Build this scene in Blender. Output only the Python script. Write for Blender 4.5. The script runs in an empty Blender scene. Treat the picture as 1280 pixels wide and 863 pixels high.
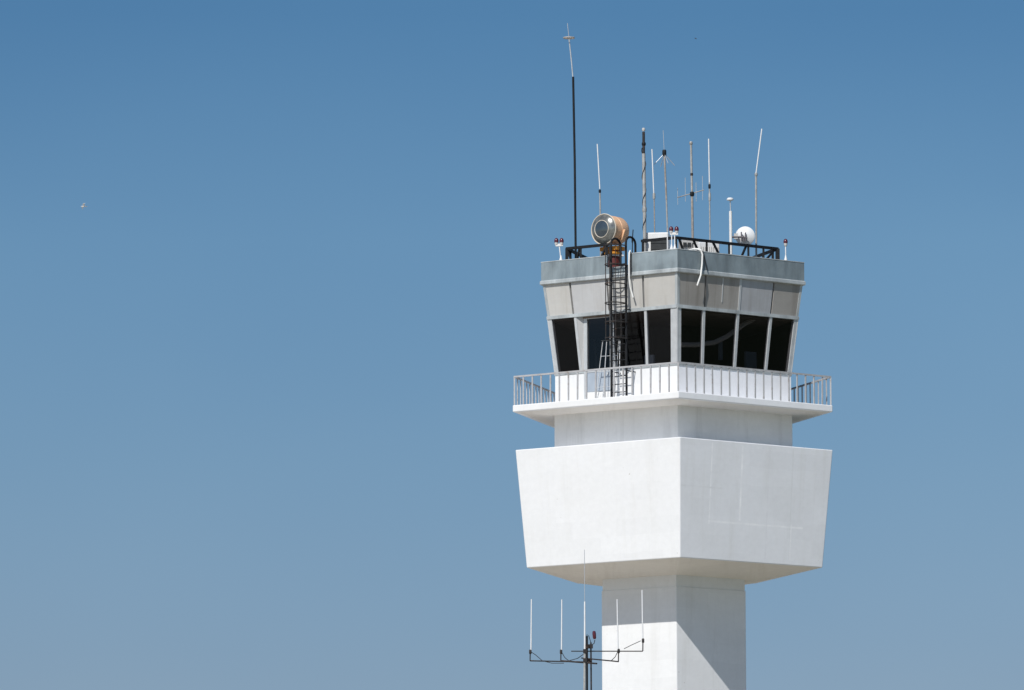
import bpy, bmesh, math, random
from mathutils import Vector, Matrix
random.seed(7)
S = bpy.context.scene
COL = S.collection
rad = math.radians

# ------------------------------------------------------------------ camera
D = 231.0
F = 7965.6                                   # focal length in photo pixels (1280 wide)
PITCH, ROLL, YAW, PSI = 7.374, -0.147, 1.442, rad(2.777)
CAM = Vector((0, -D, 1.6))
CM = (Matrix.Rotation(rad(YAW), 3, 'Z') @ Matrix.Rotation(rad(90 + PITCH), 3, 'X') @ Matrix.Rotation(rad(ROLL), 3, 'Z'))
cd = bpy.data.cameras.new('camera')
cd.sensor_width = 36.0
cd.lens = F / 1280 * 36
cd.clip_end = 60000
cd.clip_start = 1
cam = bpy.data.objects.new('camera', cd)
COL.objects.link(cam)
cam.matrix_world = Matrix.Translation(CAM) @ CM.to_4x4()
S.camera = cam

def ray(px, py):
    return CM @ Vector(((px - 640) / F, -(py - 431.25) / F, -1))
def at(px, py, y):
    """point of the place seen at photo pixel (px, py) standing at depth y"""
    d = ray(px, py)
    return CAM + d * ((y + D) / d.y)
def on_plane(px, py, n, dist):
    d = ray(px, py)
    return CAM + d * ((dist - CAM.dot(n)) / d.dot(n))

# ------------------------------------------------------------------ materials
def new_mat(name):
    m = bpy.data.materials.new(name)
    m.use_nodes = True
    nt = m.node_tree
    return m, nt, nt.nodes['Principled BSDF']
def N(nt, t, **k):
    n = nt.nodes.new(t)
    for a, b in k.items():
        setattr(n, a, b)
    return n
def ramp(nt, fac, stops):
    r = N(nt, 'ShaderNodeValToRGB')
    e = r.color_ramp.elements
    while len(e) < len(stops): e.new(0.5)
    for el, (p, c) in zip(e, stops):
        el.position = p
        el.color = (c, c, c, 1) if not isinstance(c, tuple) else (*c, 1)
    nt.links.new(fac, r.inputs[0])
    return r.outputs[0]
def noise(nt, vec, scale, detail=4, rough=.55):
    n = N(nt, 'ShaderNodeTexNoise')
    n.inputs['Scale'].default_value = scale
    n.inputs['Detail'].default_value = detail
    n.inputs['Roughness'].default_value = rough
    if vec is not None: nt.links.new(vec, n.inputs['Vector'])
    return n.outputs['Fac']
def mixc(nt, fac, a, b, mode='MIX'):
    m = N(nt, 'ShaderNodeMix', data_type='RGBA', blend_type=mode)
    for i, v in ((0, fac), (6, a), (7, b)):
        if isinstance(v, (int, float)): m.inputs[i].default_value = v
        elif isinstance(v, tuple): m.inputs[i].default_value = (*v, 1)
        else: nt.links.new(v, m.inputs[i])
    return m.outputs[2]
def mapping(nt, src, scale):
    mp = N(nt, 'ShaderNodeMapping')
    mp.inputs['Scale'].default_value = scale
    nt.links.new(src, mp.inputs['Vector'])
    return mp.outputs[0]
def math_(nt, op, a, b=None, clamp=False):
    n = N(nt, 'ShaderNodeMath', operation=op, use_clamp=clamp)
    for i, v in enumerate((a, b)):
        if v is None: continue
        if isinstance(v, (int, float)): n.inputs[i].default_value = v
        else: nt.links.new(v, n.inputs[i])
    return n.outputs[0]

def wall_paint(name, base, dirt=(.55, .53, .49), amount=.25, marks=None, rough=.7, painted_light=None, specks=.0):
    """painted render: slow tone drift, vertical run-off streaks, fine grain, optional repair lines"""
    m, nt, b = new_mat(name)
    uv = N(nt, 'ShaderNodeUVMap').outputs[0]
    big = ramp(nt, noise(nt, mapping(nt, uv, (.45, .45, 1)), 1, 5), [(.42, 0.), (.75, 1.)])
    streak = ramp(nt, noise(nt, mapping(nt, uv, (2.2, .16, 1)), 1, 6, .65), [(.52, 0.), (.8, 1.)])
    fine = ramp(nt, noise(nt, uv, 5, 5, .6), [(.3, .965), (.7, 1.015)])
    f = math_(nt, 'MULTIPLY', math_(nt, 'ADD', math_(nt, 'MULTIPLY', big, .5), streak, True), amount)
    sep0 = N(nt, 'ShaderNodeSeparateXYZ'); nt.links.new(uv, sep0.inputs[0])
    if painted_light:                                # right-hand faces get a lighter colour, standing in for stronger light
        base = mixc(nt, math_(nt, 'GREATER_THAN', sep0.outputs[0], 13), base, painted_light)
    br = N(nt, 'ShaderNodeTexBrick'); br.offset = .37; br.squash = 1.0
    br.inputs['Scale'].default_value = 1.0; br.inputs['Mortar Size'].default_value = .0
    br.inputs['Brick Width'].default_value = 1.9; br.inputs['Row Height'].default_value = .62
    br.inputs['Color1'].default_value = (.965, .965, .965, 1); br.inputs['Color2'].default_value = (1, 1, 1, 1)
    wob = N(nt, 'ShaderNodeVectorMath', operation='ADD')
    nn = N(nt, 'ShaderNodeTexNoise'); nn.inputs['Scale'].default_value = .8; nt.links.new(uv, nn.inputs['Vector'])
    sc_ = N(nt, 'ShaderNodeVectorMath', operation='SCALE'); sc_.inputs['Scale'].default_value = .25; nt.links.new(nn.outputs['Color'], sc_.inputs[0])
    nt.links.new(uv, wob.inputs[0]); nt.links.new(sc_.outputs[0], wob.inputs[1]); nt.links.new(wob.outputs[0], br.inputs['Vector'])
    c = mixc(nt, f, base, dirt)
    c = mixc(nt, 1., c, br.outputs['Color'], 'MULTIPLY')
    sep = N(nt, 'ShaderNodeSeparateXYZ'); nt.links.new(uv, sep.inputs[0])
    for axis, pos, lo, hi, width, val in (marks or []):
        a, o = (sep.outputs[0], sep.outputs[1]) if axis == 'u' else (sep.outputs[1], sep.outputs[0])
        d = math_(nt, 'ABSOLUTE', math_(nt, 'SUBTRACT', a, pos))
        line = math_(nt, 'SUBTRACT', 1, math_(nt, 'DIVIDE', d, width), True)
        ins = math_(nt, 'MULTIPLY', math_(nt, 'GREATER_THAN', o, lo), math_(nt, 'LESS_THAN', o, hi))
        w = math_(nt, 'MULTIPLY', math_(nt, 'MULTIPLY', line, ins), ramp(nt, noise(nt, uv, 2.2, 3), [(.35, 0.1), (.6, 1.)]))
        c = mixc(nt, w, c, val)
    if specks:
        spots = ramp(nt, noise(nt, uv, 7.5, 1, .4), [(.735, 0.), (.76, 1.)])
        where = ramp(nt, noise(nt, uv, .55, 2), [(.60, 0.), (.66, 1.)])
        c = mixc(nt, math_(nt, 'MULTIPLY', math_(nt, 'MULTIPLY', spots, where), specks), c, (.25, .2, .16))
    c = mixc(nt, 1., c, fine, 'MULTIPLY')
    nt.links.new(c, b.inputs['Base Color'])
    b.inputs['Roughness'].default_value = rough
    b.inputs['Specular IOR Level'].default_value = .25
    bp = N(nt, 'ShaderNodeBump'); bp.inputs['Strength'].default_value = .10; bp.inputs['Distance'].default_value = .03
    nt.links.new(noise(nt, uv, 3.5, 8, .65), bp.inputs['Height'])
    nt.links.new(bp.outputs[0], b.inputs['Normal'])
    return m

def simple(name, col, rough=.5, metal=0., var=.18, scale=6., spec=.4, dirt=None):
    m, nt, b = new_mat(name)
    tc = N(nt, 'ShaderNodeTexCoord').outputs['Object']
    n = noise(nt, tc, scale, 5, .6)
    c = mixc(nt, ramp(nt, n, [(.3, 0.), (.7, 1.)]), tuple(x * (1 - var) for x in col), tuple(min(1, x * (1 + var)) for x in col))
    if dirt:
        c = mixc(nt, ramp(nt, noise(nt, tc, scale * .6, 6, .7), [(.55, 0.), (.72, 1.)]), c, dirt)
    nt.links.new(c, b.inputs['Base Color'])
    b.inputs['Roughness'].default_value = rough
    b.inputs['Metallic'].default_value = metal
    b.inputs['Specular IOR Level'].default_value = spec
    return m

def galvanized(name, col, metal=.35):
    m, nt, b = new_mat(name)
    uv = N(nt, 'ShaderNodeUVMap').outputs[0]
    a = noise(nt, mapping(nt, uv, (1.6, .5, 1)), 1, 6, .65)
    s = ramp(nt, noise(nt, mapping(nt, uv, (4.5, .35, 1)), 1, 5, .6), [(.45, 0.), (.8, 1.)])
    c = mixc(nt, ramp(nt, a, [(.3, 0.), (.7, 1.)]), tuple(x * .72 for x in col), tuple(x * 1.3 for x in col))
    c = mixc(nt, math_(nt, 'MULTIPLY', s, .35), c, (.16, .17, .17))
    c = mixc(nt, math_(nt, 'MULTIPLY', ramp(nt, noise(nt, mapping(nt, uv, (.6, .9, 1)), 1, 4), [(.5, 0.), (.68, 1.)]), .35), c, tuple(min(1, x * 1.7) for x in col))
    nt.links.new(c, b.inputs['Base Color'])
    b.inputs['Metallic'].default_value = metal
    nt.links.new(ramp(nt, a, [(.3, .45), (.7, .62)]), b.inputs['Roughness'])
    return m

M = {}
M['white'] = wall_paint('white_render_paint', (.75, .755, .76), (.58, .57, .53), .27, painted_light=(.83, .84, .865), specks=.4, marks=[
    ('u', 22.35, 24.6, 27.3, .06, (.97, .97, .98)), ('u', 20.95, 24.4, 27.3, .045, (.95, .95, .96)),
    ('v', 24.5, 20.9, 25.3, .055, (.94, .94, .95)), ('u', 23.6, 23.3, 27.3, .05, (.76, .765, .79)),
    ('u', 24.7, 24.4, 27.3, .05, (.73, .74, .75)), ('v', 25.7, 19.6, 21.5, .05, (.75, .755, .77)), ('u', 24.75, 23.3, 24.6, .04, (.93, .93, .94))])
M['shaft'] = wall_paint('white_shaft_paint', (.745, .75, .755), (.50, .49, .46), .28, painted_light=(.775, .785, .80), specks=.35)
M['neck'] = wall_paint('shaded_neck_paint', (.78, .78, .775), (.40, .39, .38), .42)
M['soffit'] = wall_paint('soffit_paint', (.80, .77, .725), (.50, .46, .40), .3)
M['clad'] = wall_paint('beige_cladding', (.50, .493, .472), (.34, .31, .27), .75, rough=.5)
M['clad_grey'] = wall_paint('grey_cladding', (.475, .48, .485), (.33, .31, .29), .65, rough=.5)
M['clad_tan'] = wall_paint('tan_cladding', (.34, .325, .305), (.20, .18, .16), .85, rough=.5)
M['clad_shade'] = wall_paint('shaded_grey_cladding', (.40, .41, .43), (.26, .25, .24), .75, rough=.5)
M['joint'] = simple('grey_joint', (.20, .20, .20), .8)
M['metal_sheet'] = galvanized('galvanised_parapet_sheet', (.24, .285, .305))
M['trim'] = galvanized('pale_trim_metal', (.40, .43, .44), .15)
M['frame'] = simple('window_frame_aluminium', (.50, .515, .525), .45, .2, .1, 3)
M['door'] = simple('door_panel_paint', (.34, .39, .45), .45, 0, .06, 3)
M['alloy'] = simple('aluminium', (.60, .61, .62), .4, .3, .1, 5)
M['rail'] = simple('grey_rail_paint', (.40, .40, .41), .5, 0, .12, 5, dirt=(.26, .22, .19))
M['black'] = simple('black_painted_steel', (.010, .011, .013), .6, 0, .4, 9, .25)
M['rust'] = simple('dark_steel_with_rust', (.035, .032, .032), .65, 0, .5, 9, .2, dirt=(.13, .07, .045))
M['grey_pole'] = simple('weathered_grey_pole', (.36, .36, .35), .55, .2, .25, 5, dirt=(.18, .16, .14))
M['tan_pole'] = simple('weathered_tan_pole', (.30, .275, .25), .6, .1, .3, 5)
M['whip'] = simple('white_fibreglass', (.70, .71, .72), .4, 0, .05, 5)
M['whip_thin'] = simple('thin_steel_whip', (.50, .52, .54), .4, .4, .1, 5)
M['white_box'] = simple('white_enamel', (.72, .72, .71), .45, 0, .07, 3, dirt=(.5, .48, .44))
M['grille'] = simple('dark_grille', (.025, .028, .03), .6, 0, .3, 6)
M['louvre'] = simple('pale_louvre_metal', (.50, .49, .47), .5, .2, .2, 6)
M['copper'] = simple('faded_orange_enamel', (.80, .49, .29), .42, 0, .12, 3)
M['orange'] = simple('orange_paint', (.62, .26, .03), .5, 0, .2, 5)
M['red'] = simple('oxide_red_paint', (.11, .02, .018), .6, 0, .3, 6)
M['cream'] = simple('cream_ring', (.56, .51, .43), .4, 0, .08, 3)
M['lamp_grey'] = simple('dull_lamp_base', (.50, .49, .48), .5, 0, .15, 6)
M['lamp_red'] = simple('red_lamp_lens', (.085, .012, .022), .25, 0, .2, 9, .6)
M['cable'] = simple('black_cable', (.02, .02, .022), .6)
M['hose'] = simple('white_hose', (.74, .74, .72), .5, 0, .08, 4)
M['inside_dark'] = simple('dark_interior', (.016, .015, .016), .8, 0, .3, 2)
M['inside_ceiling'] = simple('interior_ceiling', (.17, .13, .105), .8, 0, .3, 1)
M['screen'] = simple('display_blue_grey', (.10, .13, .17), .5, 0, .1, 2)
M['inside_grey'] = simple('interior_grey', (.42, .40, .37), .7, 0, .1, 2)
M['console'] = simple('console_dark', (.035, .035, .04), .5, 0, .3, 3)
M['roof'] = simple('roof_membrane', (.32, .31, .29), .85, 0, .2, 1.5)
M['bird_white'] = simple('pale_feathers', (.75, .74, .73), .8, 0, .1, 20)
M['bird_dark'] = simple('dark_feathers', (.10, .10, .11), .8, 0, .2, 20)

def glass_mat(name, tint, refl=(.9, .95, 1.)):
    m = bpy.data.materials.new(name); m.use_nodes = True
    nt = m.node_tree; nt.nodes.clear()
    out = N(nt, 'ShaderNodeOutputMaterial')
    tr = N(nt, 'ShaderNodeBsdfTransparent'); tr.inputs[0].default_value = (*tint, 1)
    gl = N(nt, 'ShaderNodeBsdfGlossy'); gl.inputs['Color'].default_value = (*refl, 1); gl.inputs['Roughness'].default_value = .02
    lw = N(nt, 'ShaderNodeLayerWeight'); lw.inputs[0].default_value = .5
    fr = math_(nt, 'ADD', math_(nt, 'MULTIPLY', math_(nt, 'POWER', lw.outputs['Facing'], 5), .96), .04)
    tc = N(nt, 'ShaderNodeTexCoord').outputs['Object']
    bp = N(nt, 'ShaderNodeBump'); bp.inputs['Strength'].default_value = .12; bp.inputs['Distance'].default_value = .02
    nt.links.new(noise(nt, tc, .7, 2), bp.inputs['Height'])
    nt.links.new(bp.outputs[0], gl.inputs['Normal'])
    mx = N(nt, 'ShaderNodeMixShader')
    nt.links.new(fr, mx.inputs[0]); nt.links.new(tr.outputs[0], mx.inputs[1]); nt.links.new(gl.outputs[0], mx.inputs[2])
    nt.links.new(mx.outputs[0], out.inputs[0])
    return m
M['glass'] = glass_mat('tinted_window_glass', (.42, .41, .42), (.5, .55, .62))
M['lens'] = simple('fluted_lens_glass', (.17, .175, .165), .24, .35, .45, 6, 1.)
M['lens_dark'] = simple('dark_lens_centre', (.035, .05, .065), .08, 0, .3, 3, .8)

# ------------------------------------------------------------------ mesh helpers
class MB:
    def __init__(s): s.bm = bmesh.new()
    def hexa(s, p):
        """p: 4 bottom corners (ccw) then 4 top corners"""
        v = [s.bm.verts.new(q) for q in p]
        for f in ((3, 2, 1, 0), (4, 5, 6, 7), (0, 1, 5, 4), (1, 2, 6, 5), (2, 3, 7, 6), (3, 0, 4, 7)):
            s.bm.faces.new([v[i] for i in f])
        return s
    def box(s, c, sx, sy, sz, rot=0.):
        c = Vector(c); r = Matrix.Rotation(rot, 3, 'Z'); p = []
        for z in (-.5, .5):
            for x, y in ((-.5, -.5), (.5, -.5), (.5, .5), (-.5, .5)):
                p.append(c + r @ Vector((x * sx, y * sy, z * sz)))
        return s.hexa(p)
    def bar(s, a, b, w, h=None, up=None):
        """square bar from a to b"""
        a, b = Vector(a), Vector(b); h = h or w
        d = (b - a).normalized(); up = Vector(up or (0, 0, 1))
        if abs(d.dot(up)) > .95: up = Vector((math.sin(PSI), -math.cos(PSI), 0))
        x = d.cross(up).normalized(); y = x.cross(d).normalized()
        p = []
        for e in (a, b):
            for i, j in ((-.5, -.5), (.5, -.5), (.5, .5), (-.5, .5)):
                p.append(e + x * (i * w) + y * (j * h))
        return s.hexa(p)
    def tube(s, pts, r, n=10, r2=None):
        pts = [Vector(p) for p in pts]; rings = []
        x = None
        for i, p in enumerate(pts):
            d = (pts[min(i + 1, len(pts) - 1)] - pts[max(i - 1, 0)]).normalized()
            if x is None:
                x = d.cross(Vector((0, 0, 1)))
                if x.length < .05: x = d.cross(Vector((1, 0, 0)))
            x = (x - d * x.dot(d)).normalized(); y = d.cross(x)
            rr = r if r2 is None else r + (r2 - r) * i / (len(pts) - 1)
            rings.append([s.bm.verts.new(p + (x * math.cos(6.2832 * k / n) + y * math.sin(6.2832 * k / n)) * rr) for k in range(n)])
        for a, b in zip(rings, rings[1:]):
            for k in range(n):
                s.bm.faces.new((a[k], a[(k + 1) % n], b[(k + 1) % n], b[k]))
        s.bm.faces.new(rings[0][::-1]); s.bm.faces.new(rings[-1])
        return s
    def lathe(s, o, axis, prof, n=28, close=True):
        """prof: (distance along axis, radius)"""
        o = Vector(o); ax = Vector(axis).normalized()
        x = ax.cross(Vector((0, 0, 1)))
        if x.length < .05: x = Vector((1, 0, 0))
        x.normalize(); y = ax.cross(x); rings = []
        for t, r in prof:
            if r < 1e-5: rings.append([s.bm.verts.new(o + ax * t)])
            else: rings.append([s.bm.verts.new(o + ax * t + (x * math.cos(6.28318 * k / n) + y * math.sin(6.28318 * k / n)) * r) for k in range(n)])
        for a, b in zip(rings, rings[1:]):
            for k in range(n):
                q = [a[k % len(a)], a[(k + 1) % len(a)], b[(k + 1) % len(b)], b[k % len(b)]]
                q = list(dict.fromkeys(q))
                if len(q) > 2: s.bm.faces.new(q)
        if close:
            for r, rev in ((rings[0], True), (rings[-1], False)):
                if len(r) > 2: s.bm.faces.new(r[::-1] if rev else r)
        return s
    def torus(s, o, axis, R, r, n=32, m=8):
        prof = [(r * math.sin(6.28318 * k / m), R + r * math.cos(6.28318 * k / m)) for k in range(m + 1)]
        return s.lathe(o, axis, prof, n, close=False)
    def rings(s, lv, offx=0., offy=0.):
        """stack of pentagons (R, z), capped"""
        rr = [[s.bm.verts.new(vert(i, R, z) + Vector((offx, offy, 0))) for i in range(5)] for R, z in lv]
        for a, b in zip(rr, rr[1:]):
            for k in range(5):
                s.bm.faces.new((a[k], a[(k + 1) % 5], b[(k + 1) % 5], b[k]))
        s.bm.faces.new(rr[0][::-1]); s.bm.faces.new(rr[-1])
        return s
    def bevel(s, w, seg=2):
        bmesh.ops.bevel(s.bm, geom=list(s.bm.edges), offset=w, segments=seg, affect='EDGES', profile=.5)
        return s
    def build(s, name, mat, parent=None, smooth=False, uv=False, loc=None):
        bm = s.bm
        bmesh.ops.remove_doubles(bm, verts=bm.verts, dist=1e-5)
        bmesh.ops.recalc_face_normals(bm, faces=bm.faces)
        if uv:
            lay = bm.loops.layers.uv.new('UVMap')
            for f in bm.faces:
                n = f.normal
                if abs(n.z) > .8:
                    for l in f.loops: l[lay].uv = (l.vert.co.x + 90, l.vert.co.y)
                else:
                    k = round((math.degrees(math.atan2(n.x, -n.y)) - math.degrees(PSI) - 36) / 72)
                    a = rad(72 * k + 36) + PSI
                    t = Vector((math.cos(a), math.sin(a), 0))
                    for l in f.loops: l[lay].uv = (l.vert.co.dot(t) + 23 + 20 * k, l.vert.co.z)
        o0 = Vector((0, 0, 0))
        p = parent
        while p is not None: o0 += p.location; p = p.parent
        if loc is not None and parent is None: o0 = Vector(loc)
        for v in bm.verts: v.co -= o0
        me = bpy.data.meshes.new(name); bm.to_mesh(me); bm.free()
        me.materials.append(mat if not isinstance(mat, str) else M[mat])
        if smooth:
            for f in me.polygons: f.use_smooth = True
            try: me.set_sharp_from_angle(angle=rad(40))
            except Exception: pass
        o = bpy.data.objects.new(name, me); COL.objects.link(o)
        if parent: o.parent = parent
        elif loc is not None: o.location = loc
        return o

def tag(o, label=None, cat=None, group=None, kind=None):
    for k, v in (('label', label), ('category', cat), ('group', group), ('kind', kind)):
        if v: o[k] = v
    return o
def thing(name, label, cat, loc, group=None):
    o = bpy.data.objects.new(name, None); COL.objects.link(o)
    o.empty_display_size = .3; o.location = loc
    return tag(o, label, cat, group)

# ------------------------------------------------------------------ tower geometry (regular pentagon plan)
def vert(i, R, z):
    a = rad(72 * i) + PSI
    return Vector((R * math.sin(a), -R * math.cos(a), z))
def normal(i):                                  # face between vertex i and i+1
    a = rad(72 * i + 36) + PSI
    return Vector((math.sin(a), -math.cos(a), 0))
def fpt(i, t, R, z, out=0.):
    return vert(i, R, z).lerp(vert(i + 1, R, z), t) + normal(i) * out
A5 = math.cos(rad(36))
def RR(xl, xr): return (xr - xl) / (1.90211 * math.cos(PSI)) * (D / F) * 1.002
def ZF(py, R): return at(847.5, py, -R * math.cos(PSI)).z

R_shaft = RR(753, 932.5); R_band = RR(752.6, 929.5)
R_bb = RR(659.5, 1027); R_bt = RR(645, 1040)
R_neck = RR(692.5, 989.5); R_balc = RR(641, 1039.5)
R_low = RR(693, 987.5); R_w0 = RR(694, 989); R_w1 = RR(685, 997.5)
R_p1 = RR(678, 1002); R_trim = RR(674, 1006.5); R_par = RR(676, 1005)
z_sof = ZF(720, R_band) - .03; z_band = ZF(732.5, R_shaft) - .03
z_bb = ZF(697, R_bb); z_bt = ZF(546, R_bt)
z_nt = ZF(506.5, R_neck); z_s0 = ZF(497.5, R_balc); z_s1 = ZF(489, R_balc)
z_w0 = ZF(453.5, R_w0); z_w1 = ZF(384.5, R_w1); z_p0 = ZF(380.5, R_w1); z_p1 = ZF(339, R_p1)
z_t0 = ZF(339.5, R_trim); z_t1 = ZF(334.5, R_trim); z_top = ZF(311.5, R_par)
z_roof = z_t0 + .05
LF, RF = -1, 0                                  # the two faces the photo sees

tower = thing('control_tower', 'tall white five sided airport control tower with dark slanted cab windows', 'control tower', (0, 0, 0))
oy = -.33
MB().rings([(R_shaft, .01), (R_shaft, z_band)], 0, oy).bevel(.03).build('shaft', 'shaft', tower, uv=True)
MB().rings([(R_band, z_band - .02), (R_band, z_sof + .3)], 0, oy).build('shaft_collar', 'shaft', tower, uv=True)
MB().rings([(R_band * 1.0, z_sof - .006), (R_bb - .012, z_bb + .02)], 0, 0).build('lower_soffit', 'soffit', tower, uv=True)
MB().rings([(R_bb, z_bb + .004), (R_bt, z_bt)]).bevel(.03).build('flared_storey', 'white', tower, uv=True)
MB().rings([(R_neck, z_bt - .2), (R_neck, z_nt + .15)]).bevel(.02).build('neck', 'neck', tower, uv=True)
ox = -.045
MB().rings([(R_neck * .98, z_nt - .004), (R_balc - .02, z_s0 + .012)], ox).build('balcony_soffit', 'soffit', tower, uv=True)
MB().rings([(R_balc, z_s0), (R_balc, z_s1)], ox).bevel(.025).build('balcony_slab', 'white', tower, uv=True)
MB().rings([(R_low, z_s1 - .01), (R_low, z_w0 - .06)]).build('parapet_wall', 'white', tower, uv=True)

# --- shell helpers for the slanted window band
def cell(mb, i, t0, t1, s0, s1, o0, o1, Ra, za, Rb, zb):
    def P(t, s, o): return fpt(i, t, Ra + (Rb - Ra) * s, za + (zb - za) * s, o)
    return mb.hexa([P(t0, s0, o1), P(t1, s0, o1), P(t1, s0, o0), P(t0, s0, o0), P(t0, s1, o1), P(t1, s1, o1), P(t1, s1, o0), P(t0, s1, o0)])
W = (R_w0, z_w0, R_w1, z_w1)
Wd = 2 * R_w0 * math.sin(rad(36))               # face width
m_t = {LF: [.215, .49, .757], RF: [.218, .50, .774]}
# sill ledge and head strip
MB().rings([(R_low + .03, z_w0 - .08), (R_low + .05, z_w0 + .002)]).build('sill_ledge', 'trim', tower, uv=True)
for i in range(-1, 4):
    h = MB(); cell(h, i, 0, 1, 0, 1, -.12, .045, R_w1, z_w1, R_w1 + .008, z_p0 + .002)
    h.build('window_head', 'trim', tower, uv=True)
    # corner posts at the vertex i+1 end and at i
    hw = .0095
    c = MB()
    cell(c, i, -.004, .052 if i == RF - 0 and False else .03, 0, 1, -.15, .012, *W)
    c.build('corner_post', 'frame', tower)
    c = MB()
    cell(c, i, .97 if i != LF else .95, 1.004, 0, 1, -.15, .012, *W)
    c.build('corner_post', 'frame', tower)
    ts = m_t.get(i, [.25, .5, .75])
    for t in ts:
        mb = MB(); cell(mb, i, t - hw, t + hw, 0, 1, -.09, .02, *W)
        mb.build('mullion', 'frame', tower)
    ed = [.03] + ts + [.95 if i == LF else .97]
    for k in range(4):
        if i == LF and k == 1: continue           # the door stands in this bay
        a, b = ed[k] + (hw if k else 0), ed[k + 1] - (hw if k < 3 else 0)
        def P(t, s): return fpt(i, t, R_w0 + (R_w1 - R_w0) * s, z_w0 + (z_w1 - z_w0) * s, -.03)
        mb = MB(); vs = [mb.bm.verts.new(p) for p in (P(a, .0), P(b, .0), P(b, 1), P(a, 1))]; mb.bm.faces.new(vs)
        mb.build('window_pane', 'glass', tower)
    if i not in (LF, RF):                          # sun blinds drawn at the back of the cab
        def P(t, s): return fpt(i, t, R_w0 + (R_w1 - R_w0) * s, z_w0 + (z_w1 - z_w0) * s, -.14)
        mb = MB(); mb.bm.faces.new([mb.bm.verts.new(p) for p in (P(.03, .0), P(.97, .0), P(.97, 1), P(.03, 1))])
        mb.build('sun_blind', 'inside_dark', tower)

# --- balcony door: upright, in the second bay of the left face
apo_w = R_w0 * A5
def dpt(t, z, out=0.): return fpt(LF, t, R_w0, z, out)
def dbox(mb, t0, t1, z0, z1, o0, o1):
    return mb.hexa([dpt(t0, z0, o1), dpt(t1, z0, o1), dpt(t1, z0, o0), dpt(t0, z0, o0), dpt(t0, z1, o1), dpt(t1, z1, o1), dpt(t1, z1, o0), dpt(t0, z1, o0)])
t0, t1 = .245, .478
dz0, dz1 = z_s1 + .02, z_w1 - .02
zmid = z_w0 - .03
door = dbox(dbox(dbox(dbox(MB(), t0, t0 + .025, dz0, dz1, -.1, .04), t1 - .02, t1, dz0, dz1, -.1, .04), t0 + .025, t1 - .02, dz1 - .06, dz1, -.1, .04), t0 + .025, t1 - .02, zmid - .05, zmid + .03, -.08, .03).build('door', 'frame', tower)
dbox(MB(), t0 + .025, t1 - .02, dz0 + .42, zmid - .05, -.06, .015).build('door_panel', 'door', door)
dbox(MB(), t0 + .025, t1 - .02, dz0, dz0 + .40, -.06, .025).build('kick_plate', 'white_box', door)
mb = MB(); mb.bm.faces.new([mb.bm.verts.new(p) for p in (dpt(t0 + .025, zmid + .03, -.02), dpt(t1 - .02, zmid + .03, -.02), dpt(t1 - .02, dz1 - .06, -.02), dpt(t0 + .025, dz1 - .06, -.02))])
mb.build('door_pane', 'glass', door)
dbox(MB(), t1 - .045, t1 - .035, zmid - .18, zmid - .10, .015, .06).build('door_handle', 'alloy', door)
# reveals between upright door and leaning glazing
for ta, tb in ((.215 + hw, .245), (.478, .49 - hw)):
    MB().hexa([dpt(ta, z_w0, .02), dpt(tb, z_w0, .02), dpt(tb, z_w0, -.08), dpt(ta, z_w0, -.08),
               fpt(LF, ta, R_w1, z_w1, .0), dpt(tb, z_w1, .03), dpt(tb, z_w1, -.08), fpt(LF, ta, R_w1, z_w1, -.09)]).build('door_reveal', 'clad_grey', tower, uv=True)

# --- cab interior
MB().rings([(R_w0 - .25, z_w0 - .55), (R_w0 - .25, z_w0 - .45)]).build('cab_floor', 'inside_dark', tower)
MB().rings([(R_w1 - .2, z_w1 - .06), (R_w1 - .2, z_w1 + .02)]).build('cab_ceiling', 'inside_ceiling', tower)
MB().lathe((0, .6, z_w0 - .45), (0, 0, 1), [(0, 1.3), (2.3, 1.3)], 12).build('stair_core', 'inside_dark', tower)
cn = MB()
for i in (LF, RF):
    cell(cn, i, .1, .9, -.12, .05, -1.0, -.3, *W)
cn.build('console_desk', 'console', tower)
pts = [on_plane(x, y, normal(RF), R_w0 * A5 - .5) for x, y in ((852, 431), (870, 431), (893, 428), (908, 421), (922, 411), (932, 404), (945, 397), (960, 396))]
MB().tube(pts, .09, 8).build('curved_strip', 'inside_grey', tower, smooth=True)  # pale curved tube inside the right-hand panes

for px_, ya_, yb_2, w_ in ((900.5, 424, 450, .12), (938, 440, 466, .5), (812, 444, 466, .4)):
    i = RF if px_ > 848 else LF
    p = on_plane(px_, ya_, normal(i), R_w0 * A5 - .75); q = on_plane(px_, yb_2, normal(i), R_w0 * A5 - .75)
    MB().box((p + q) / 2, w_, .1, p.z - q.z, rad(36 + 72 * i) + PSI).build('display_screen', 'screen', tower)

# --- cladding panels above the windows
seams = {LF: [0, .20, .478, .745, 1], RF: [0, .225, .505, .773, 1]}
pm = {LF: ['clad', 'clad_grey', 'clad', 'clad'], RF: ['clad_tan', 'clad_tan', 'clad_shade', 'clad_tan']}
MB().rings([(R_w1 - .1, z_p0), (R_p1 - .1, z_p1)]).build('cladding_backing', 'joint', tower)
for i in range(-1, 4):
    sm = seams.get(i, [0, .25, .5, .75, 1])
    for k in range(4):
        g = .007
        mb = MB(); cell(mb, i, sm[k] + (g if k else .012), sm[k + 1] - (g if k < 3 else .012), .0, .985, -.08, .0, R_w1, z_p0, R_p1, z_p1)
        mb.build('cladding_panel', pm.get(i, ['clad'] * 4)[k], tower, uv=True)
    for t0_, t1_ in ((-.002, .016), (.984, 1.002)):
        mb = MB(); cell(mb, i, t0_, t1_, 0, .985, -.1, .015, R_w1, z_p0, R_p1, z_p1); mb.build('corner_strip', 'trim', tower, uv=True)
MB_s = MB(); cell(MB_s, RF, .497, .513, 0, .985, -.02, .02, R_w1, z_p0, R_p1, z_p1)
MB_s.build('cover_strip', 'frame', tower)
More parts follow.
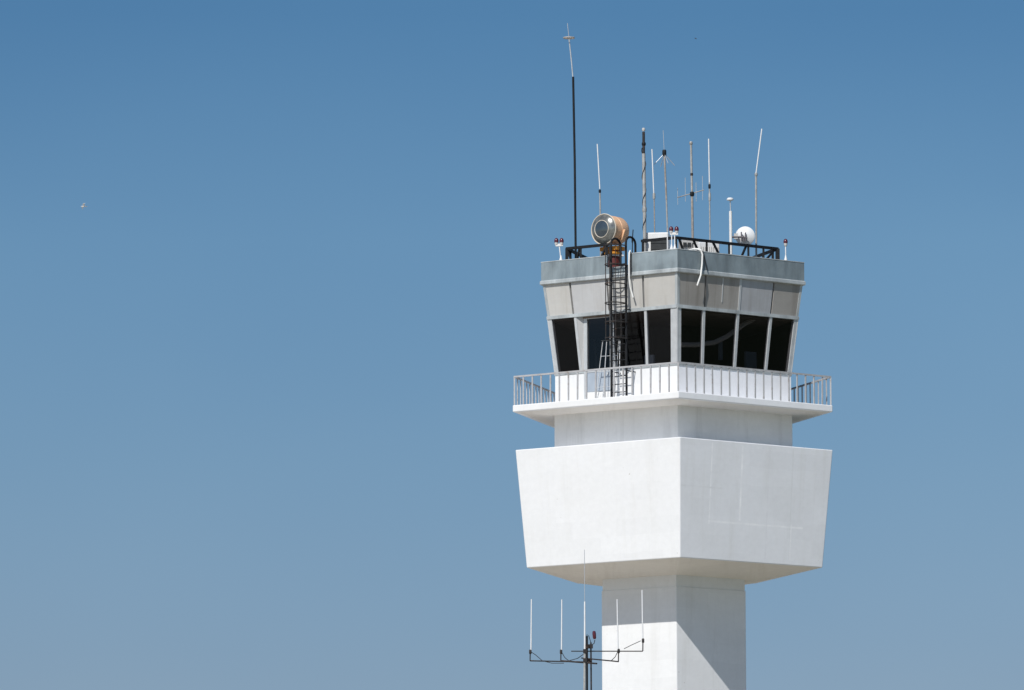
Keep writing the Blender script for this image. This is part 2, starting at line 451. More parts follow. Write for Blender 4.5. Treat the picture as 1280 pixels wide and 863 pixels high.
MB_s = MB(); cell(MB_s, RF, .36, .366, .2, .95, -.02, .015, R_w1, z_p0, R_p1, z_p1)
MB_s.build('cover_strip', 'frame', tower)

# --- trim, parapet with a notch for the ladder, roof deck
MB().rings([(R_trim - .03, z_t0), (R_trim, z_t0 + .02), (R_trim, z_t1 - .02), (R_par + .01, z_t1 + .01)]).build('eaves_trim', 'trim', tower, uv=True)
MB().rings([(R_par - .2, z_t1), (R_par - .2, z_roof + .02)] if z_t1 < z_roof + .02 else [(R_par - .2, z_t0 + .01), (R_par - .2, z_t1 + .02)]).build('roof_deck', 'roof', tower, uv=True)
def nt_of(px): 
    p = on_plane(px, 320, normal(LF), R_par * A5)
    a, b = vert(LF, R_par, 0), vert(LF + 1, R_par, 0)
    q = Vector((p.x, p.y, 0))
    return (q - a).dot(b - a) / (b - a).length_squared
n0, n1 = nt_of(758.5), nt_of(787)
th = .10
for i in range(-1, 4):
    segs = [(0, 1, z_t1 + .005, z_top)] if i != LF else [(0, n0, z_t1 + .005, z_top), (n0, n1, z_t1 + .005, z_top - .45), (n1, 1, z_t1 + .005, z_top)]
    mb = MB(); cp = MB()
    for a, b, za, zb in segs:
        def q(t, R, z): return fpt(i, t, R, z)
        Ri = R_par - th / A5
        mb.hexa([q(a, R_par, za), q(b, R_par, za), q(b, Ri, za), q(a, Ri, za), q(a, R_par, zb), q(b, R_par, zb), q(b, Ri, zb), q(a, Ri, zb)])
        cp.hexa([q(a, R_par + .015, zb + .001), q(b, R_par + .015, zb + .001), q(b, Ri - .02, zb + .001), q(a, Ri - .02, zb + .001),
                 q(a, R_par + .012, zb + .03), q(b, R_par + .012, zb + .03), q(b, Ri - .018, zb + .03), q(a, Ri - .018, zb + .03)])
    po = mb.build('parapet', 'metal_sheet', tower, uv=True)
    cp.build('coping', 'trim', po, uv=True)

# --- balcony railing: one part per side, each baluster a sub-part
R_rl = R_balc - .07
z_r = ZF(453, R_rl)
for i in range(-1, 4):
    o_ = Vector((ox, 0, 0))
    side = MB()
    side.bar(vert(i, R_rl, z_r) + o_, vert(i + 1, R_rl, z_r) + o_, .06, .06)
    side.bar(vert(i, R_rl, z_s1 - .05) + o_, vert(i, R_rl, z_r - .02) + o_, .055)
    r_ = side.build('balcony_railing', 'rail', tower)
    nb = 18
    for k in range(1, nb):
        t = k / nb
        p = fpt(i, t, R_rl, z_s1 - .02) + o_
        j = normal(i).cross(Vector((0, 0, 1))) * random.uniform(-.012, .012)
        MB().bar(p, Vector((p.x, p.y, z_r - .022)) + j, .052, .034, normal(i)).build('baluster', 'rail', r_)

# ------------------------------------------------------------------ caged ladder on the left face
n = normal(LF)
tg = (vert(0, 1, 0) - vert(-1, 1, 0)).normalized()     # along the face towards the front corner
dl = R_trim * A5 + .10
pb0 = on_plane(764.3, 440, n, dl); pb1 = on_plane(783, 440, n, dl)
zl0 = z_s1 + .005
ztop_l = on_plane(783, 303, n, dl).z
lad = thing('caged_ladder', 'black caged ladder rising from balcony to roof past the dark windows', 'ladder', (pb0.x, pb0.y, zl0))
arc_w = .62
for pb in (pb0, pb1):
    pts = [Vector((pb.x, pb.y, zl0)), Vector((pb.x, pb.y, z_w0)), Vector((pb.x, pb.y, z_p0)), Vector((pb.x, pb.y, ztop_l))]
    for k in range(1, 9):
        a = math.pi * k / 8
        pts.append(Vector((pb.x, pb.y, ztop_l)) - n * (arc_w / 2 * (1 - math.cos(a))) + Vector((0, 0, arc_w / 2 * .75 * math.sin(a))))
    pts.append(Vector((pb.x, pb.y, z_roof)) - n * arc_w)
    MB().tube(pts, .042, 8).build('stringer', 'black', lad, smooth=True)
k = 0; z = zl0 + .25
while z < z_top - .35:
    MB().tube([Vector((pb0.x, pb0.y, z)), Vector((pb1.x, pb1.y, z))], .016, 8).build('rung', 'black', lad, smooth=True)
    z += .29
mid = (pb0 + pb1) / 2; hwid = (pb1 - pb0).length / 2 + .03
def cagept(a, z): # a 0..pi from left stringer round the outside to the right stringer
    return Vector((mid.x, mid.y, z)) - tg * (hwid * math.cos(a)) + n * (.66 * math.sin(a) ** .8 if math.sin(a) > 0 else 0)
zc = [on_plane(764, y, n, dl).z for y in (309, 333, 357, 381, 405, 425)]
for z in zc:
    MB().tube([cagept(math.pi * q / 14, z) for q in range(15)], .022, 6).build('hoop', 'rust', lad, smooth=True)
for a in (.18, .36, .54, .72, .86):
    MB().tube([cagept(math.pi * a, zc[0]), cagept(math.pi * a, zc[-1])], .015, 6).build('cage_bar', 'rust', lad, smooth=True)
for z in (z_t0 + .07, z_p0 - .05, z_w0 - .2):
    for pb in (pb0, pb1):
        dd = dl - (R_trim if z > z_t0 else R_w1 if z > z_w1 else R_low) * A5
        MB().bar(Vector((pb.x, pb.y, z)), Vector((pb.x, pb.y, z)) - n * max(dd + .05, .1), .035).build('wall_bracket', 'black', lad)

# aluminium stepladder parked on the balcony behind the rail
ns = apo_w + .25
def sp(px, py, d=0.): return on_plane(px, py, n, ns + d)
top_l, top_r = sp(753.5, 426), sp(773.5, 425)
base = sp(760, 480)
st = thing('stepladder', 'silver aluminium stepladder standing folded open beside the balcony door', 'stepladder', (base.x, base.y, z_s1 + .004))
def down(p, dx, dn): return Vector((p.x, p.y, z_s1 + .004)) + tg * dx + n * dn
for a, dx, dn, nm in ((top_l, -.42, -.12, 'leg'), (top_r, -.28, -.12, 'leg'), (top_l + tg * .17, -.06, .18, 'leg'), (top_r + tg * .05, .07, .18, 'leg')):
    MB().tube([a, down(a, dx, dn)], .015, 6).build(nm, 'alloy', st, smooth=True)
for f in (.25, .5, .75):
    a, b = top_l.lerp(down(top_l, -.42, -.12), f), top_r.lerp(down(top_r, -.28, -.12), f)
    MB().bar(a, b, .03, .015).build('step', 'alloy', st)
MB().bar(top_l - tg * .04, top_r + tg * .08, .10, .03).build('top_cap', 'grille', st)

# pale conduit running up beside the ladder
cp0 = on_plane(767.5, 494, n, dl - .1); cp1 = on_plane(766.3, 404, n, dl - .1)
tag(MB().tube([Vector((cp0.x, cp0.y, z_s1)), cp0.lerp(cp1, .5), cp1], .030, 8).build('conduit', 'alloy', None, True, loc=(cp0.x, cp0.y, z_s1)),
    'pale metal conduit standing upright against the caged ladder above the balcony', 'conduit')

# ------------------------------------------------------------------ roof guard rail
R_g = RR(709, 973)
z_g = ZF(297, R_g)
gr = thing('guard_rail', 'black steel guard rail with diagonal braces round the tower roof', 'guard rail', (0, -R_g * .5, z_roof + .02))
def grail(i, a, b):
    p, q = fpt(i, a, R_g, z_g), fpt(i, b, R_g, z_g)
    MB().bar(p, q, .095, .095).build('top_rail', 'black', gr)
def gpost(i, t, w=.085):
    p = fpt(i, t, R_g, z_roof); MB().bar(p, fpt(i, t, R_g, z_g), w).build('post', 'black', gr)
def gbrace(i, ta, tb, la=1., lb=0.):
    zz = lambda l: z_roof + .05 + (z_g - z_roof - .06) * l
    MB().bar(fpt(i, ta, R_g, zz(la)), fpt(i, tb, R_g, zz(lb)), .065).build('brace', 'black', gr)
gl0 = .37; gl1 = .70
grail(LF, 0, gl0 + .015); grail(LF, gl1 - .012, 1); grail(RF, 0, 1)
for i in (1, 2, 3): grail(i, 0, 1)
for t in (0, .13, gl0): gpost(LF, t, .11 if t == 0 else .07)
gpost(LF, gl1, .09); gpost(LF, 1, .09)
gbrace(LF, .0, .12); gbrace(LF, .12, .03); gbrace(LF, gl0, .22)
for t in (.30, .52, .71, .86): gpost(RF, t, .075)
gpost(RF, 1, .15)
for ta, tb in ((.03, .15), (.17, .32), (.36, .54)): gbrace(RF, ta, tb)
for ta, tb in ((.69, .56), (.98, .73)): gbrace(RF, ta, tb, 1, .1)
for i in (1, 2, 3):
    for t in (.1, .3, .5, .7, .9): gpost(i, t)
    for t in (.5, .7):
        if i != 1: gbrace(i, t + .02, t + .18)

# ------------------------------------------------------------------ rotating beacon
yb = -2.0
bc = at(763, 286, yb)
ax = Vector((-math.sin(rad(37)), -math.cos(rad(37)), -.02)).normalized()
bco = thing('rotating_beacon', 'large orange airport beacon drum with round glass lens above the ladder', 'beacon', (bc.x, bc.y, z_roof + .02))
rb = .555; Lb = 1.02
fr = at(754.5, 286.5, yb - .35)                                       # lens rim centre
back = fr - ax * Lb
MB().lathe(fr, -ax, [(0, rb - .01), (.10, rb - .005), (.12, rb - .03), (.40, rb - .03), (.42, rb - .055), (.44, rb - .03), (.80, rb - .04), (.94, rb - .10), (1.03, rb - .22), (1.06, 0)], 40).build('drum', 'copper', bco, True)
MB().torus(fr, ax, rb, .019, 44).build('lens_rim', 'cream', bco, True)
MB().lathe(fr, ax, [(0, rb - .02), (.07, rb * .84), (.12, rb * .60)], 40, close=False).build('lens_glass', 'lens', bco, True)
MB().torus(fr + ax * .12, ax, rb * .56, .016, 40).build('inner_ring', 'cream', bco, True)
MB().lathe(fr, ax, [(.12, rb * .55), (.15, rb * .3), (.16, 0)], 32, close=False).build('centre_glass', 'lens_dark', bco, True)
MB().lathe(fr, ax, [(-.012, rb - .05), (-.01, 0)], 32, close=False).build('reflector', simple('beacon_reflector', (.10, .12, .13), .4, 0, .35, 2.5), bco, True)
sd = ax.cross(Vector((0, 0, 1))).normalized()
cz = (fr + back) / 2
yk = MB()
for s_ in (-1, 1):
    MB().bar(cz + sd * s_ * (rb + .03) + Vector((0, 0, -.02)), Vector((cz.x, cz.y, bc.z - .74)) + sd * s_ * (rb * .55), .08, .08).build('yoke_arm', 'copper', bco)
yk.box((cz.x, cz.y, bc.z - .74), .75, .5, .14, math.atan2(sd.y, sd.x))
yk.build('yoke', 'orange', bco)
pz = bc.z - .82
MB().lathe((cz.x, cz.y, pz - .14), (0, 0, 1), [(0, .34), (.02, .36), (.09, .36), (.11, .2), (.16, .2)], 20).build('turntable', 'orange', bco, True)
MB().box((cz.x + .05, cz.y, pz - .17), .62, .5, .05, .3).build('mounting_plate', 'white_box', bco)
pd = MB().lathe((cz.x + .05, cz.y, z_roof + .02), (0, 0, 1), [(0, .36), (.04, .36), (.06, .25), (pz - .2 - z_roof - .02, .22)], 16)
pd.build('pedestal', 'red', bco, True)

# ------------------------------------------------------------------ antennas on the roof
def mast(name, label, cat, y, segs, extra=None, group=None):
    """segs: (mat, part, [(px,py),...], radius) from the foot upward; the foot runs on down to the roof"""
    p0 = at(*segs[0][2][0], y)
    o = thing(name, label, cat, (p0.x, p0.y, z_roof + .02), group)
    for k, (mat, part, pts, r) in enumerate(segs):
        P = [at(a, b, y) for a, b in pts]
        if k == 0: P = [Vector((P[0].x, P[0].y, z_roof + .02))] + P
        MB().tube(P, r, 8).build(part, mat, o, True)
    return o
def clampat(o, px, py, y, r=.07, h=.16, mat='black', part='clamp'):
    p = at(px, py, y)
    MB().lathe((p.x, p.y, p.z - h / 2), (0, 0, 1), [(0, r * .8), (h * .2, r), (h * .8, r), (h, r * .8)], 10).build(part, mat, o, True)

# tallest, black pole with a bent pale top
o = mast('antenna', 'tallest antenna, slender black pole with bent pale tip and small ring of radials', 'antenna', .0,
         [('black', 'pole', [(719.6, 312), (718.4, 200), (716.4, 96)], .042), ('whip_thin', 'whip', [(716.2, 97), (714.2, 75), (711.4, 49)], .024), ('whip_thin', 'tip', [(711.3, 48), (709.3, 29)], .012)])
c = at(711.2, 48, 0)
rd = MB()
for k in range(8):
    a = k * math.pi / 4 + .2
    rd.tube([c, c + Vector((math.cos(a) * .22, math.sin(a) * .22, .03))], .014, 6)
rd.torus(c + Vector((0, 0, .02)), (0, 0, 1), .20, .02, 20, 6)
rd.build('radials', simple('radial_grey', (.42, .38, .34), .5), o, True)

o = mast('antenna', 'white whip antenna on short grey stub rising behind the beacon', 'antenna', -.6,
         [('grey_pole', 'pole', [(750.6, 275), (749.8, 238)], .03), ('whip', 'whip', [(749.8, 236), (746.6, 180)], .022)])
clampat(o, 749.8, 239, -.6, .045, .12)

o = mast('antenna', 'thick grey mast with cable wound round it, left of the white box', 'antenna', -2.6,
         [('grey_pole', 'pole', [(806, 308), (805.4, 240), (804.6, 192)], .062), ('rust', 'upper_tube', [(804.6, 192), (804.5, 165)], .05)])
p0, p1 = at(806, 302, -2.6), at(804.5, 185, -2.6)
hx = []
for k in range(130):
    f = k / 129; q = p0.lerp(p1, f); a = f * 2 * math.pi * 3.6
    hx.append(q + Vector((math.cos(a), math.sin(a), 0)) * (.064 + .006 * math.sin(f * 40)))
MB().tube(hx, .016, 6).build('cable', 'cable', o, True)
clampat(o, 804.5, 162, -2.6, .058, .12, 'lamp_grey', 'cap')
clampat(o, 804.7, 180, -2.6, .075, .12); clampat(o, 805.6, 262, -2.6, .08, .2, 'grey_pole')
clampat(o, 806, 301, -2.6, .085, .14)

o = mast('antenna', 'white whip on thin tan pole just right of the thick cabled mast', 'antenna', -1.2,
         [('tan_pole', 'pole', [(818.4, 296), (817.6, 245)], .022), ('whip', 'whip', [(817.4, 245), (815.0, 186.5)], .022)])
clampat(o, 817.5, 245, -1.2, .05, .22, 'grey_pole')

o = mast('antenna', 'thin brown pole topped by black hub and four drooping radials', 'antenna', -1.6,
         [('grey_pole', 'pole', [(834.5, 292), (833, 250)], .030), ('tan_pole', 'upper_pole', [(833, 250), (830.6, 195)], .034), ('whip_thin', 'whip', [(830.3, 190), (829, 163)], .010)])
clampat(o, 830.4, 191, -1.6, .075, .22, 'black', 'hub')
c = at(830.4, 192, -1.6)
for k in range(4):
    a = k * math.pi / 2 + .35
    MB().tube([c, c + Vector((math.cos(a) * .40, math.sin(a) * .40, -.42))], .012, 6).build('radial', 'whip_thin', o, True)

o = mast('antenna', 'grey and brown pole carrying a small vertical array with side boom', 'antenna', -.9,
         [('tan_pole', 'pole', [(866, 303), (865, 243)], .045), ('grey_pole', 'upper_pole', [(865, 243), (863.8, 181)], .040)])
clampat(o, 863.7, 179, -.9, .06, .12, 'grey_pole', 'cap'); clampat(o, 864.6, 218, -.9, .052, .1, 'rust'); clampat(o, 865.1, 242.5, -.9, .08, .16)
b0, b1 = at(846.5, 247, -.9), at(880, 237.5, -.9)
bo = MB().tube([b0, b1], .018, 6).build('boom', 'tan_pole', o, True)
for px, ya, yb_ in ((847, 235, 256), (856.5, 222, 252), (870, 228, 252), (878, 220, 250)):
    f = (px - 846.5) / 33.5
    MB().tube([at(px, ya, -.9), at(px + .3, yb_, -.9)], .011, 6).build('element', 'whip_thin', bo, True)

o = mast('antenna', 'straight white whip on slim grey pole between the braced pole and white pipe', 'antenna', -1.8,
         [('grey_pole', 'pole', [(887.6, 304), (886.8, 228)], .026), ('whip', 'whip', [(886.8, 229), (885.8, 173.5)], .022)])
clampat(o, 886.9, 233, -1.8, .045, .16); clampat(o, 887.1, 246, -1.8, .045, .3, 'grey_pole')

yg = -1.7
o = mast('antenna', 'thick white pipe with small mushroom cap beside the round dish', 'antenna', yg,
         [('white_box', 'pole', [(913.6, 312), (913.2, 264)], .055), ('whip_thin', 'neck', [(913.2, 264), (912.8, 251)], .020)])
p = at(912.6, 249.5, yg)
MB().lathe(p, (0, 0, 1), [(-.05, .03), (-.02, .12), (.02, .125), (.06, .09), (.08, 0)], 18).build('cap', 'whip', o, True)

o = mast('antenna', 'rightmost antenna, grey pole with white whip leaning to the right', 'antenna', -1.0,
         [('grey_pole', 'pole', [(945.3, 312), (945, 217)], .036), ('whip', 'whip', [(945, 217), (952.3, 161)], .022)])
clampat(o, 945.1, 218, -1.0, .055, .12, 'grey_pole')

o = mast('antenna', 'short thin black whip beside the curved ladder handles', 'antenna', -2.4,
         [('black', 'whip', [(790.4, 314), (790.6, 298), (791.4, 287)], .018)])
clampat(o, 790.4, 300, -2.4, .03, .2)

# ------------------------------------------------------------------ dish on the white pipe
dc = at(931.3, 295.3, yg + .25)
dish = thing('dish_antenna', 'round white dish seen from behind with dark mounting arms', 'dish', dc)
dax = Vector((.18, 1, .05)).normalized()                 # it faces away from the camera
prof = [(.02 + .13 * (k / 8) ** 2 - .15, .35 * k / 8) for k in range(9)]
sh = MB().lathe(dc, dax, prof + [(.01, .36), (.02, .353)], 40, close=False).build('reflector', 'whip', dish, True)
br = MB()
q = dc - dax * .2
for dx, dz in ((-.10, .14), (.05, .12), (-.02, .0)):
    br.tube([q + Vector((dx, 0, dz)), q + Vector((dx + .01, -.03, -.2))], .025, 6)
br.tube([q + Vector((-.14, -.02, -.05)), q + Vector((.12, -.02, -.08))], .03, 6)
br.tube([q + Vector((0, 0, -.05)), Vector((at(914, 297, yg).x, at(914, 297, yg).y, q.z - .05))], .035, 8)
br.build('mounting_arm', simple('dull_bracket', (.12, .11, .12), .6), dish)
MB().box(q + Vector((-.30, .02, -.02)), .14, .14, .2).build('radio_unit', 'louvre', dish)

# ------------------------------------------------------------------ roof air conditioners and cabinets
def rounded(mb, w=.03): return mb.bevel(w, 3)
def ac_unit(label, xa, xb, ytop, y, depth, rot, kind):
    a, b = at(xa, ytop, y), at(xb, ytop, y)
    wd = b.x - a.x; zt = a.z; c = Vector(((a.x + b.x) / 2, y + depth / 2, 0))
    h = zt - z_roof - .1
    o = thing('air_conditioner', label, 'air conditioner', (c.x, c.y, z_roof + .02), 'air conditioner boxes on the tower roof')
    rounded(MB().box((c.x, c.y, z_roof + .1 + h / 2), wd, depth, h, rot), .035).build('casing', 'white_box', o)
    r = Matrix.Rotation(rot, 3, 'Z')
    def L(x, yy, z): return c + r @ Vector((x, yy, 0)) + Vector((0, 0, z))
    if kind == 'dark':
        MB().box(L(wd * .08, -depth / 2 - .004, z_roof + .1 + h * .47), wd * .74, .03, h * .74, rot).build('grille', 'grille', o)
        for k in range(5):
            MB().box(L(wd * .08, -depth / 2 - .024, z_roof + .1 + h * (.2 + .14 * k)), wd * .72, .02, .015, rot).build('grille_bar', 'grille', o)
    else:
        m_ = MB()
        for k in range(9):
            m_.box(L(-wd * .4 + wd * .1 * k, -depth / 2 - .006, z_roof + .1 + h * .5), .03, .02, h * .75, rot)
        m_.build('louvre', 'louvre', o)
    for sx in (-.4, .4):
        MB().box(L(sx * wd, 0, z_roof + .06), .08, depth * .9, .08, rot).build('foot', 'black', o)
    return o
ac_unit('largest white air conditioner box with dark front grille beside thick mast', 808.5, 836.5, 290.5, -2.5, .8, -.08, 'dark')
ac_unit('pale ribbed air conditioner box under the right guard rail', 869, 897, 303, -2.3, .6, .35, 'louvre')
a, b = at(850, 299.5, -1.9), at(872, 299.5, -1.9)
eq = thing('equipment_cabinet', 'grey metal cabinet with dark openings behind the front corner of guard rail', 'cabinet', ((a.x + b.x) / 2, -1.6, z_roof + .02))
hh = a.z - z_roof
cas = rounded(MB().box(((a.x + b.x) / 2, -1.6, z_roof + .05 + (hh - .05) / 2), b.x - a.x, .6, hh - .06, .25), .02).build('casing', 'louvre', eq)
for k in range(3):
    MB().box((a.x + (b.x - a.x) * (.28 + .25 * k), -1.93 + .12 * (k - 1) * .9 * .6, a.z - .2), .12, .05, .16, .25).build('opening', 'grille', cas)

# ------------------------------------------------------------------ obstruction lights
def lamp(o, p):
    MB().lathe(p - Vector((0, 0, .12)), (0, 0, 1), [(0, .03), (.04, .058), (.11, .064), (.13, .058)], 16).build('lamp_base', 'lamp_grey', o, True)
    MB().lathe(p, (0, 0, 1), [(0, .075), (.06, .08), (.12, .065), (.155, .03), (.165, 0)], 16).build('lamp_lens', 'lamp_red', o, True)
def ob_light(label, poles, lamps, y, bar=None):
    f = at(*poles[0][-1], y)
    zb = z_top + .033
    o = thing('obstruction_light', label, 'warning light', (f.x, f.y, zb), 'red obstruction lights on the parapet')
    for pl in poles:
        P = [at(a, b, y) for a, b in pl]
        P[-1] = Vector((P[-1].x, P[-1].y, zb))
        MB().tube(P, .021, 8).build('pole', 'whip', o, True)
        MB().lathe(P[-1], (0, 0, 1), [(0, .06), (.03, .06), (.1, .038), (.18, .024)], 12).build('foot', 'whip', o, True)
    for l in lamps: lamp(o, at(*l, y))
    if bar:
        a, b = at(*bar[0], y), at(*bar[1], y); MB().bar(a, b, .07, .09).build('cross_arm', 'white_box', o)
def par_y(px, i):
    p = on_plane(px, 320, normal(i), R_par * A5 - .05); return p.y
ob_light('twin red warning lamps on white post at the left end of parapet', [[(699, 306), (701.2, 327)]], [(695.5, 303), (702, 303)], par_y(699, LF), ((694.5, 306.5), (703.5, 306)))
ob_light('twin red warning lamps on two white posts at the front corner', [[(839.7, 292), (839.5, 312)], [(843.3, 292), (843.6, 312)]], [(839, 288.5), (845.8, 288.5)], par_y(843, LF) + .12, ((837.5, 292), (847.5, 292)))
ob_light('single red warning lamp on white post at the right end of parapet', [[(982, 308), (982.2, 327)]], [(982, 304)], par_y(982, RF))
pp = at(834.3, 312, par_y(834, LF) + .12)
pq = at(834.2, 292, par_y(834, LF) + .12)
tag(MB().tube([Vector((pp.x, pp.y, z_top + .033)), pq], .02, 8).build('pipe', 'whip', None, True, loc=(pp.x, pp.y, z_top + .033)), 'bare thin white pipe standing left of the twin lamps at front corner', 'pipe')

# ------------------------------------------------------------------ hoses and cables hanging over the parapet
dO = R_trim * A5 + .03
P = [on_plane(a, b, normal(LF), R_par * A5 + e) for a, b, e in ((788.5, 316.5, -.05), (787.6, 313.5, .0), (786.6, 316, .05), (786.3, 330, .07), (786.5, 348, .16), (787.5, 358, .1), (791.5, 372, .05))]
tag(MB().tube(P, .029, 8).build('hose', 'hose', None, True, loc=P[0]), 'white hose hanging down the left face beside the ladder', 'hose')
P = [on_plane(a, b, normal(RF), R_par * A5 + e) for a, b, e in ((862, 312.5, -.35), (866, 311.5, -.2), (872, 311.3, -.1), (876, 312.3, .03), (878, 318, .06), (877.6, 330, .07), (876, 344, .12), (871.5, 357, .1))]
tag(MB().tube(P, .033, 8).build('hose', 'hose', None, True, loc=P[0]), 'white hose curling over the parapet and down the right face', 'hose')
P = [on_plane(a, b, normal(RF), R_par * A5 + e) for a, b, e in ((876, 313, -.1), (878.6, 314.5, .03), (881, 325, .04), (884, 338, .09))]
tag(MB().tube(P, .022, 6).build('cable', 'cable', None, True, loc=P[0]), 'short black cable beside the curling white hose', 'cable')
P = [on_plane(a, b, normal(LF), R_par * A5 + e) for a, b, e in ((789.3, 317, -.05), (788.9, 316, .03), (788.6, 330, .05), (788.7, 343, .11))]
tag(MB().tube(P, .02, 6).build('cable', 'cable', None, True, loc=P[0]), 'thin black cable hanging over parapet right behind the left hose', 'cable')

# ------------------------------------------------------------------ antenna mast in front of the tower
ym = -45.0
foot = at(734, 863, ym)
am = thing('antenna_mast', 'dark antenna mast with side booms and white whips in front of tower shaft', 'antenna mast', (foot.x, foot.y, .01))
def A(px, py, dy=0.): return at(px, py, ym + dy)
def ground(p): return Vector((p.x, p.y, .01))
MB().tube([ground(A(730.6, 860)), A(730.6, 860), A(731, 812)], .034, 8).build('pole', 'grey_pole', am, True)
MB().tube([ground(A(733.8, 860)), A(733.8, 860), A(733.6, 795)], .032, 8).build('pole', 'black', am, True)
MB().tube([ground(A(739, 860, .1)), A(739, 860, .1), A(738.6, 803, .1)], .024, 8).build('pole', 'rust', am, True)
pz = ground(A(733, 860)); 
for k in range(24):
    za, zb = .4 + k * .62, .4 + (k + 1) * .62
    if zb > A(734, 858).z: break
    l, r = A(730.6, 860), A(739, 860, .1)
    if k % 2: l, r = r, l
    MB().tube([Vector((l.x, l.y, za)), Vector((r.x, r.y, zb))], .008, 6).build('lattice_rod', 'rust', am, True)
# booms (dy = metres behind the mast)
booms = [((662.5, 826), (736, 827.5), .0, .0, .019), ((701, 826), (746, 829.5), 1.1, -.4, .024), ((727, 822.5), (773, 827), .3, -1.2, .019), ((714, 814), (803.5, 814), .25, .0, .016)]
for a, b, d0, d1, r in booms:
    MB().tube([A(*a, d0), A(*b, d1)], r, 8).build('boom', 'rust', am, True)
for px, py, dy in ((731.5, 814, .0), (731.5, 825.5, .0), (737.5, 826, .1), (734, 808, 0), (738.5, 808, .1)):
    p = A(px, py, dy); MB().box(p, .095, .095, .12, .4).build('clamp', 'rust', am)
whips = [(664.3, 749, 812, 662.6, 826, .0), (702.3, 749.5, 812, 701, 826, 1.1), (771.4, 749, 811, 773, 827, -1.2), (802.6, 737.5, 798, 803.5, 814, .0)]
for px, yt, yb_, sx, sy, dy in whips:
    MB().tube([A(sx, sy, dy), A(sx + .2, yb_ + 1, dy)], .017, 8).build('stub', 'rust', am, True)
    w_ = MB().tube([A((px + sx) / 2 + .3, yb_ + 2, dy), A(px, yt, dy)], .020, 8, .017).build('whip', 'whip', am, True)
    p = A(sx + .3, yb_ + 3, dy)
    MB().lathe(p - Vector((0, 0, .06)), (0, 0, 1), [(0, .025), (.02, .038), (.11, .038), (.13, .025)], 10).build('bracket', 'rust', am, True)
MB().tube([A(731, 814), A(730.9, 752)], .027, 8, .022).build('whip', 'whip', am, True)
MB().tube([A(730.9, 753), A(730.5, 687)], .010, 6).build('whip_tip', 'whip_thin', am, True)
for pts in ([(664, 815, 0), (670, 819, 0), (678, 826, 0), (690, 829, 0), (705, 829, 0)], [(702.5, 816, 1.1), (706, 822, 1), (711, 826, .9), (722, 823, .4), (729, 818, 0)],
            [(801, 801, 0), (790, 806, 0), (780, 811, .05)], [(772, 815, -1.2), (769, 821, -1.1), (764, 826, -1)], [(733, 800, 0), (733.8, 793, 0), (736, 795, 0), (738.6, 803, .1)]):
    MB().tube([A(*p) for p in pts], .011, 6).build('cable', 'cable', am, True)
ol = MB().tube([A(739, 806, .1), A(742.5, 804.5, .1), A(743.6, 800, .1)], .014, 6).build('lamp_arm', 'cable', am, True)
p = A(743.3, 799, .1)
MB().lathe(p, (-.08, 0, 1), [(0, .03), (.04, .05), (.16, .055), (.23, .045), (.25, 0)], 12).build('warning_lamp', 'lamp_red', am, True)

# ------------------------------------------------------------------ birds
def bird(label, px, py, y, span, mat, bank, head):
    c = at(px, py, y)
    bm = MB()
    body = [(-.30, .0), (-.27, .03), (-.18, .055), (-.02, .07), (.12, .06), (.20, .035), (.25, .035), (.29, .02), (.34, .0)]
    bm.lathe((0, 0, 0), (1, 0, 0), body, 10)
    for s_ in (-1, 1):                              # wings: root, wrist, tip
        pr = [((.12, .04), (-.12, .04), 0.02), ((.16, .25), (-.07, .25), .12), ((.08, .45), (-.03, .43), .10), ((-.06, .62), (-.08, .61), .02)]
        up = []; dn = []
        for (lx, ly), (tx, ty), z in pr:
            up.append([bm.bm.verts.new((lx, s_ * ly, z)), bm.bm.verts.new((tx, s_ * ty, z + .005))])
            dn.append([bm.bm.verts.new((lx, s_ * ly, z - .02)), bm.bm.verts.new((tx, s_ * ty, z - .008))])
        for k in range(3):
            bm.bm.faces.new((up[k][0], up[k + 1][0], up[k + 1][1], up[k][1]))
            bm.bm.faces.new((dn[k][0], dn[k][1], dn[k + 1][1], dn[k + 1][0]))
            bm.bm.faces.new((up[k][0], dn[k][0], dn[k + 1][0], up[k + 1][0]))
            bm.bm.faces.new((up[k][1], up[k + 1][1], dn[k + 1][1], dn[k][1]))
    v = [bm.bm.verts.new(q) for q in ((-.26, .03, .01), (-.26, -.03, .01), (-.42, -.08, 0), (-.42, .08, 0))]
    bm.bm.faces.new(v)
    o = bm.build('bird', mat, None, True)
    o.location = c; o.scale = (span / 1.24,) * 3
    o.rotation_euler = (rad(bank), 0, rad(head))
    return tag(o, label, 'bird', 'birds in the sky')
bird('pale bird with spread wings flying alone in the empty left sky', 104.5, 258, 10, .42, 'bird_white', 28, 200)
bird('tiny dark bird high above the tower antennas', 869.5, 48.3, 60, .20, 'bird_dark', 15, 150)

# ------------------------------------------------------------------ ground
g = MB(); s_ = 30000
g.bm.faces.new([g.bm.verts.new(p) for p in ((-s_, -s_, 0), (s_, -s_, 0), (s_, s_, 0), (-s_, s_, 0))])
gm, nt, b = new_mat('pale_apron_concrete')
tc = N(nt, 'ShaderNodeTexCoord').outputs['Object']
c = mixc(nt, ramp(nt, noise(nt, tc, .02, 6), [(.35, 0.), (.65, 1.)]), (.42, .37, .30), (.50, .46, .39))
c = mixc(nt, ramp(nt, noise(nt, tc, .5, 6), [(.45, 0.), (.7, 1.)]), c, (.36, .33, .28))
nt.links.new(c, b.inputs['Base Color']); b.inputs['Roughness'].default_value = .95; b.inputs['Specular IOR Level'].default_value = .1
tag(g.build('ground', gm), kind='structure')
gm2, nt, b = new_mat('bounce_cut_dark')
tc = N(nt, 'ShaderNodeTexCoord').outputs['Object']
